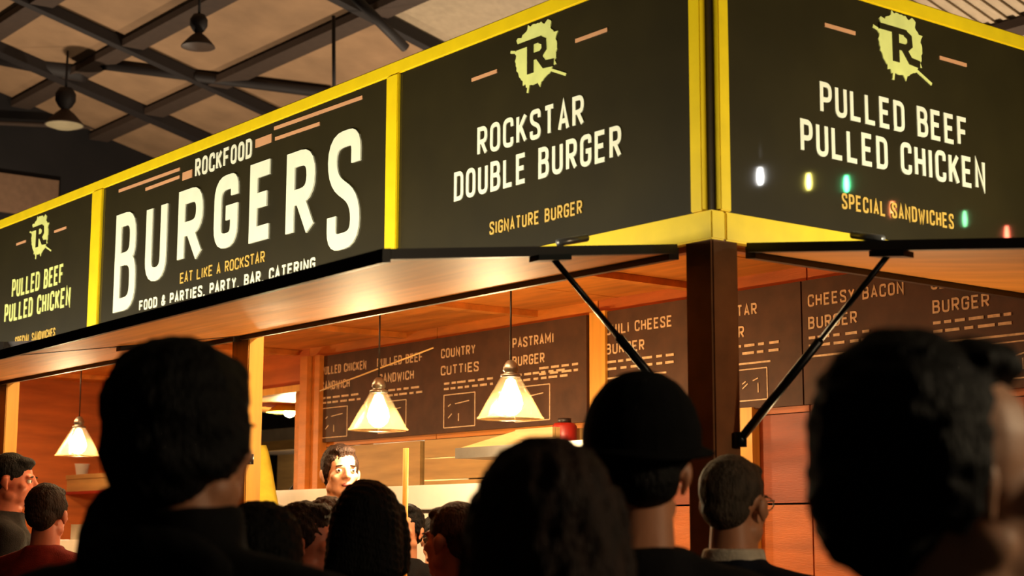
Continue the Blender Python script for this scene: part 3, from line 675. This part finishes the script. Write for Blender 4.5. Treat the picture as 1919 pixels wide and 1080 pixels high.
def jacket_parts(pose, wide=0, collar=.03):
    P=[loft([(.78,0,-.005,.178+wide,.135),(.90,0,-.005,.190+wide,.142),(1.05,0,0,.180+wide,.135),(1.22,0,.002,.196+wide,.142),(1.33,0,-.002,.205+wide,.136),(1.395,0,-.008,.192+wide,.108),(1.44,0,-.014,.125+wide*.5,.086),(1.475,0,-.012,.085,.080),(1.475+collar,0,-.008,.078,.078)])]
    for s in (-1,1):
        P+=cap([(s*.06,-.02,1.44),(s*(.18+wide*.8),-.006,1.392)],[.058,.072]); a=arm(s,pose); a=[(a[0][0]+s*wide*.8,)+a[0][1:],(a[1][0]+s*wide*.5,)+a[1][1:],a[2]]; P+=cap(a,[.074,.058,.044])
    return P
def trouser_parts():
    P=[loft([(.76,0,-.005,.165,.125),(.90,0,-.005,.180,.132),(.98,0,0,.165,.120)])]
    for s in (-1,1): P+=cap([(s*.09,-.005,.86),(s*.10,.012,.49),(s*.105,-.015,.10)],[.102,.075,.060],14)
    return P
def shoe_parts(s): return [ell((s*.105,.055,.040),(.052,.145,.040)), loft([(.0,s*.105,.055,.050,.140),(.03,s*.105,.055,.052,.143)]), ell((s*.105,-.02,.08),(.05,.06,.05))]
def hair_parts(kind):
    if kind=='short': return [ell((0,-.020,1.674),(.081,.098,.086)), ell((0,-.055,1.625),(.066,.062,.062)), ell((0,.03,1.722),(.058,.055,.028))]+[ell((s*.066,-.012,1.655),(.016,.05,.05)) for s in (-1,1)]
    if kind=='thick': return [ell((0,-.020,1.680),(.096,.112,.100)), ell((0,-.055,1.625),(.086,.075,.085)), ell((0,.035,1.722),(.066,.062,.036))]+[ell((s*.076,-.020,1.645),(.024,.062,.070)) for s in (-1,1)]
    if kind=='side': return [ell((0,-.048,1.678),(.090,.100,.100)), ell((0,-.076,1.615),(.084,.070,.090)), ell((0,.012,1.742),(.062,.060,.030))]+[ell((s*.074,-.036,1.640),(.022,.046,.066)) for s in (-1,1)]
    if kind=='crop': return [ell((0,-.016,1.668),(.077,.096,.086)), ell((0,-.050,1.618),(.060,.056,.052)), ell((0,.04,1.712),(.056,.050,.026))]
    if kind=='quiff': return [ell((0,-.020,1.674),(.081,.098,.086)), ell((0,-.055,1.625),(.066,.062,.062)), ell((.01,.045,1.735),(.058,.058,.034)), ell((.02,.075,1.73),(.040,.034,.026))]
    P=[ell((0,-.022,1.676),(.092,.108,.094)), ell((0,.03,1.725),(.062,.06,.032))]
    ln=1.36 if kind=='long' else 1.47
    P.append(loft([(ln,0,-.085,.085,.028),(ln+.06,0,-.085,.105,.045),(1.52,0,-.070,.108,.062),(1.60,0,-.050,.102,.078),(1.68,0,-.03,.094,.09)]))
    for s in (-1,1): P+=cap([(s*.078,.01,1.68),(s*.088,.012,1.58),(s*.092,.0,ln+.06)],[.026,.030,.022])
    return P
CACHE={}
def base(key, fn, *a, **k):
    if key not in CACHE: CACHE[key]=fuse(fn(), *a, **k)
    return CACHE[key]
def smooth01(x): x=np.clip(x,0,1); return x*x*(3-2*x)
def deform(me, yaw, pitch, tilt, noise=0, seed=0, freq=60):
    n=len(me.vertices); co=np.empty(n*3,dtype=np.float32); me.vertices.foreach_get('co',co); co=co.reshape(-1,3).astype(float)
    if noise:
        no=np.empty(n*3,dtype=np.float32); me.vertices.foreach_get('normal',no); no=no.reshape(-1,3)
        rr=np.random.default_rng(seed); d=np.zeros(n)
        for q in range(7):
            kv=rr.normal(size=3)*freq*(1+.5*q); d+=np.sin(co@kv+rr.uniform(0,6.28))/(1+.35*q)
        co=co+no*(noise*d/2.2)[:,None]
    w_=smooth01((co[:,2]-1.40)/.14); pv=np.array([0,-.012,1.50]); v=co-pv
    ax,ay,az=R(pitch)*w_, R(tilt)*w_, R(yaw)*w_
    y=v[:,1]*np.cos(ax)-v[:,2]*np.sin(ax); z=v[:,1]*np.sin(ax)+v[:,2]*np.cos(ax); v=np.stack([v[:,0],y,z],1)
    x=v[:,0]*np.cos(ay)+v[:,2]*np.sin(ay); z=-v[:,0]*np.sin(ay)+v[:,2]*np.cos(ay); v=np.stack([x,v[:,1],z],1)
    x=v[:,0]*np.cos(az)-v[:,1]*np.sin(az); y=v[:,0]*np.sin(az)+v[:,1]*np.cos(az); co=np.stack([x,y,v[:,2]],1)+pv
    me.vertices.foreach_set('co',co.astype(np.float32).ravel()); me.update()
def skin(name,rgb):
    m=mat(name,rgb,.5,var=.10,scale=18,spec=.4); b=m.node_tree.nodes['Principled BSDF']; b.inputs['Subsurface Weight'].default_value=.08; b.inputs['Subsurface Radius'].default_value=(.02,.008,.004); b.inputs['Subsurface Scale'].default_value=.3
    return m
M['skin_fair']=skin('fair_skin',(214,160,128)); M['skin_tan']=skin('tan_skin',(190,128,94)); M['skin_ruddy']=skin('ruddy_skin',(196,112,84))
M['lips']=mat('lips',(150,74,66),.45)
M['eye_w']=mat('eye_white',(225,220,210),.2,var=.03); M['eye_d']=mat('dark_iris',(34,24,18),.15,var=.1)
def hairmat(n,rgb): return mat(n,rgb,.62,var=.45,scale=60,stretch=(1,1,.35),bump=.8,bscale=160,spec=.15)
M['hair_black']=hairmat('black_hair',(14,11,10)); M['hair_brown']=hairmat('brown_hair',(42,26,18)); M['hair_auburn']=hairmat('auburn_hair',(62,34,22)); M['hair_grey']=hairmat('grey_brown_hair',(70,58,48))
def cloth(n,rgb): return mat(n,rgb,.9,var=.2,scale=30,bump=.35,bscale=220,spec=.15)
M['c_black']=cloth('black_cloth',(17,15,16)); M['c_navy']=cloth('navy_cloth',(20,22,32)); M['c_char']=cloth('charcoal_cloth',(38,34,33)); M['c_red']=cloth('dark_red_cloth',(112,32,26)); M['c_white']=cloth('pale_shirt',(200,186,168)); M['c_olive']=cloth('olive_cloth',(58,50,34)); M['c_hat']=mat('black_felt',(15,14,15),.95,var=.2,scale=30,bump=.3,bscale=300,spec=.1)
def person(label, top, Hface, rz, skin_m, hair, hair_m, jacket_m, pose='relaxed', yaw=0, pitch=0, tilt=0, hat=None, wide=0, collar=.03, extra_top=.0, ground=0, hood=False, shirt=None, scarf=None, trousers='c_char', glasses=False, apron=None):
    """top: world point of the crown (with hair); Hface: facing direction in degrees of yaw"""
    crown={'short':1.76,'thick':1.785,'side':1.782,'crop':1.755,'quiff':1.772,'long':1.77,'bob':1.77,None:1.75}[hair]
    if hat: crown=max(crown,1.80)
    s=(top.z-ground)/crown
    t=thing('person',label,'person',(top.x,top.y,ground),R(Hface-90),'people in the queue' if ground==0 else 'stall staff'); t.scale=(s,s,s)
    def put(nm,key,fn,m,vox,par=t,sm=6,dec=1.0,noise=0,freq=60):
        me=base(key,fn,vox,sm,dec).copy(); deform(me,yaw,pitch,tilt,noise,sum(map(ord,label))%1000,freq); o=bpy.data.objects.new(nm,me); COL.objects.link(o); o.parent=par; me.materials.append(M[m]); return o
    put('body',('b',pose),lambda:body_parts(pose),skin_m,.006,sm=4,dec=.28)
    put('jacket',('j',pose,wide,collar),lambda:jacket_parts(pose,wide,collar),jacket_m,.011,sm=8,dec=.6,noise=.0025,freq=22)
    put('trousers',('t',),trouser_parts,trousers,.013,sm=6,dec=.6)
    for sd in (-1,1): put('shoe',('s',sd),lambda:shoe_parts(sd),'c_black',.009,sm=4,dec=.6)
    for sd in (-1,1):
        e=ell((sd*.031,.0805,1.6345),(.0135,.0125,.0085),n=12); me=bpy.data.meshes.new('eye'); me.from_pydata([tuple(v) for v in e[0]],[],e[1]); deform(me,yaw,pitch,tilt)
        eo=link('eye',me,'eye_w',t,True)
        e=ell((sd*.031,.0905,1.6345),(.0058,.0035,.0058),n=10); me=bpy.data.meshes.new('iris'); me.from_pydata([tuple(v) for v in e[0]],[],e[1]); deform(me,yaw,pitch,tilt); link('iris',me,'eye_d',eo,True)
        e=ell((sd*.031,.0915,1.654),(.017,.006,.0035),(0,sd*R(8),0),n=10); me=bpy.data.meshes.new('eyebrow'); me.from_pydata([tuple(v) for v in e[0]],[],e[1]); deform(me,yaw,pitch,tilt); link('eyebrow',me,hair_m,t,True)
    e1=ell((0,.0925,1.5725),(.021,.0105,.0095),n=14); me=bpy.data.meshes.new('lips'); me.from_pydata([tuple(v) for v in e1[0]],[],e1[1]); deform(me,yaw,pitch,tilt); link('lips',me,'lips',t,True)
    if hair: put('hair',('h',hair),lambda:hair_parts(hair),hair_m,.006,sm=4,dec=1.0,noise=.001 if hair=='crop' else .0035,freq=75)
    if hat=='bowler':
        ho=put('hat',('hat',),lambda:[ell((0,-.015,1.700),(.098,.116,.102)),loft([(1.652,0,-.015,.099,.117),(1.70,0,-.015,.099,.117),(1.74,0,-.015,.088,.105)])],'c_hat',.006,sm=4)
        def brim():
            V=[];Fc=[];n=40
            for r0,z in ((.99,1.662),(1.22,1.652),(1.24,1.655),(1.22,1.659),(.99,1.669)):
                for k in range(n):
                    th=2*math.pi*k/n; V.append(Vector((.099*r0*math.cos(th),-.015+.117*r0*math.sin(th),z+.006*math.cos(2*th))))
            for i in range(4):
                for k in range(n): Fc.append((i*n+k,i*n+(k+1)%n,(i+1)*n+(k+1)%n,(i+1)*n+k))
            return V,Fc
        v,f=brim(); me=bpy.data.meshes.new('brim'); me.from_pydata([tuple(q) for q in v],[],f); deform(me,yaw,pitch,tilt); link('brim',me,'c_hat',ho,True)
    if hood: put('hood',('hood',),lambda:[ell((0,-.085,1.475),(.115,.060,.050),(R(-25),0,0)),ell((-.075,-.055,1.50),(.050,.06,.06)),ell((-.085,-.035,1.53),(.042,.06,.05))],jacket_m,.008,noise=.003,freq=30)
    if scarf: put('scarf',('scarf',),lambda:[loft([(1.44,0,-.012,.10,.095),(1.47,0,-.012,.098,.092),(1.51,0,-.010,.086,.084),(1.535,0,-.008,.078,.078)])],scarf,.007,noise=.004,freq=35)
    if shirt: put('shirt_collar',('sc',),lambda:[loft([(1.465,0,-.010,.084,.080),(1.495,0,-.008,.078,.076),(1.525,0,-.006,.070,.072)])],shirt,.006)
    if glasses:
        g=None
        for sd in (-1,1):
            pts=[(sd*.033+.022*math.cos(a),.107,1.633+.017*math.sin(a)) for a in [2*math.pi*k/20 for k in range(21)]]
            v,f=tube_vf(pts,.0018,6); me=bpy.data.meshes.new('rim'); me.from_pydata([tuple(q) for q in v],[],f); deform(me,yaw,pitch,tilt); o=link('glasses_rim',me,'steel',t,True)
            v,f=tube_vf([(sd*.055,.107,1.638),(sd*.078,.06,1.640),(sd*.082,-.02,1.637)],.002,6); me=bpy.data.meshes.new('temple'); me.from_pydata([tuple(q) for q in v],[],f); deform(me,yaw,pitch,tilt); link('glasses_temple',me,'steel',t,True)
    if apron:
        me=base(('j',pose,wide,collar),lambda:jacket_parts(pose,wide,collar),.011)
        v=[];f=[]
        for i in range(9):
            for k in range(9):
                z=.65+(1.34-.65)*i/8; x=(-.15+.30*k/8)*(1 if z<1.1 else .7); y=.150-.09*(x/.2)**2+(.01 if z<1.1 else 0); v.append((x,y,z)); 
        n0=len(v); v+=[(a,b-.004,c) for a,b,c in v]
        for i in range(8):
            for k in range(8):
                a=i*9+k; f.append((a,a+1,a+10,a+9)); f.append((n0+a,n0+a+9,n0+a+10,n0+a+1))
        m2=bpy.data.meshes.new('apron'); m2.from_pydata(v,[],f); link('apron',m2,apron,t,True)
    return t
person('large man seen from behind at left, thick dark hair, black hooded jacket',at(358,624,2.30),YAW-6,0,'skin_tan','thick','hair_black','c_black',yaw=-24,pitch=4,wide=.03,collar=.07,hood=True)
person('dark-haired man close at right edge, head in profile with lit forehead',at(1762,611,1.58),YAW-56,0,'skin_fair','side','hair_black','c_black',yaw=-26,pitch=-2,collar=.045)
person('person with long brown hair seen from behind, in the centre foreground',at(1022,817,2.02),YAW+4,0,'skin_fair','long','hair_brown','c_black',yaw=-8,pitch=2)
person('man in a black round hat seen from behind, beside the corner post',at(1198,697,2.82),YAW-2,0,'skin_tan','crop','hair_black','c_black',yaw=10,pitch=2,hat='bowler',pose='held')
person('grey-haired man with glasses and pale collar standing before the corner post',at(1372,850,3.95),YAW-20,0,'skin_tan','crop','hair_grey','c_navy',yaw=-14,shirt='c_white',glasses=True)
person('dark-haired man in profile at the left picture edge, dark grey jacket',at(22,847,7.6),YAW-70,0,'skin_ruddy','crop','hair_black','c_char',yaw=-20,pitch=-4)
person('man in a dark red top below the far bay pendant lamp',at(92,905,6.7),YAW-20,0,'skin_ruddy','short','hair_brown','c_red',yaw=10)
person('short-haired person in black, beside the large man\'s right shoulder',at(497,934,3.5),YAW-16,0,'skin_tan','thick','hair_black','c_black',yaw=-10)
person('long-haired person in black below the left pendant lamp, seen from behind',at(692,899,4.25),YAW-4,0,'skin_fair','bob','hair_black','c_black')
person('auburn-haired customer facing the counter just left of the long-haired person',at(618,930,5.2),YAW-12,0,'skin_fair','long','hair_auburn','c_olive',yaw=10)
person('customer with orange-lit cheek turned to the right, below the wooden wall batten',at(578,938,4.72),YAW-55,0,'skin_ruddy','short','hair_brown','c_char',yaw=-40)
person('red-faced customer half hidden behind the brown-haired person',at(853,938,4.72),YAW+30,0,'skin_ruddy','crop','hair_auburn','c_red',yaw=20)
person('fair-faced server with short brown hair facing the customers',at(640,831,7.3),YAW+180+22,0,'skin_fair','short','hair_brown','c_char','serving',yaw=0,pitch=4,ground=SF,apron='c_black')
person('dark-haired worker behind the counter, left of the slim pole',at(757,943,6.85),YAW+150,0,'skin_tan','short','hair_black','c_black','relaxed',yaw=10,pitch=8,ground=SF)
person('dark-haired worker behind the counter, right of the slim pole',at(818,963,7.42),YAW+20,0,'skin_tan','short','hair_black','c_olive','relaxed',ground=SF)
for k in CACHE: bpy.data.meshes.remove(CACHE[k])
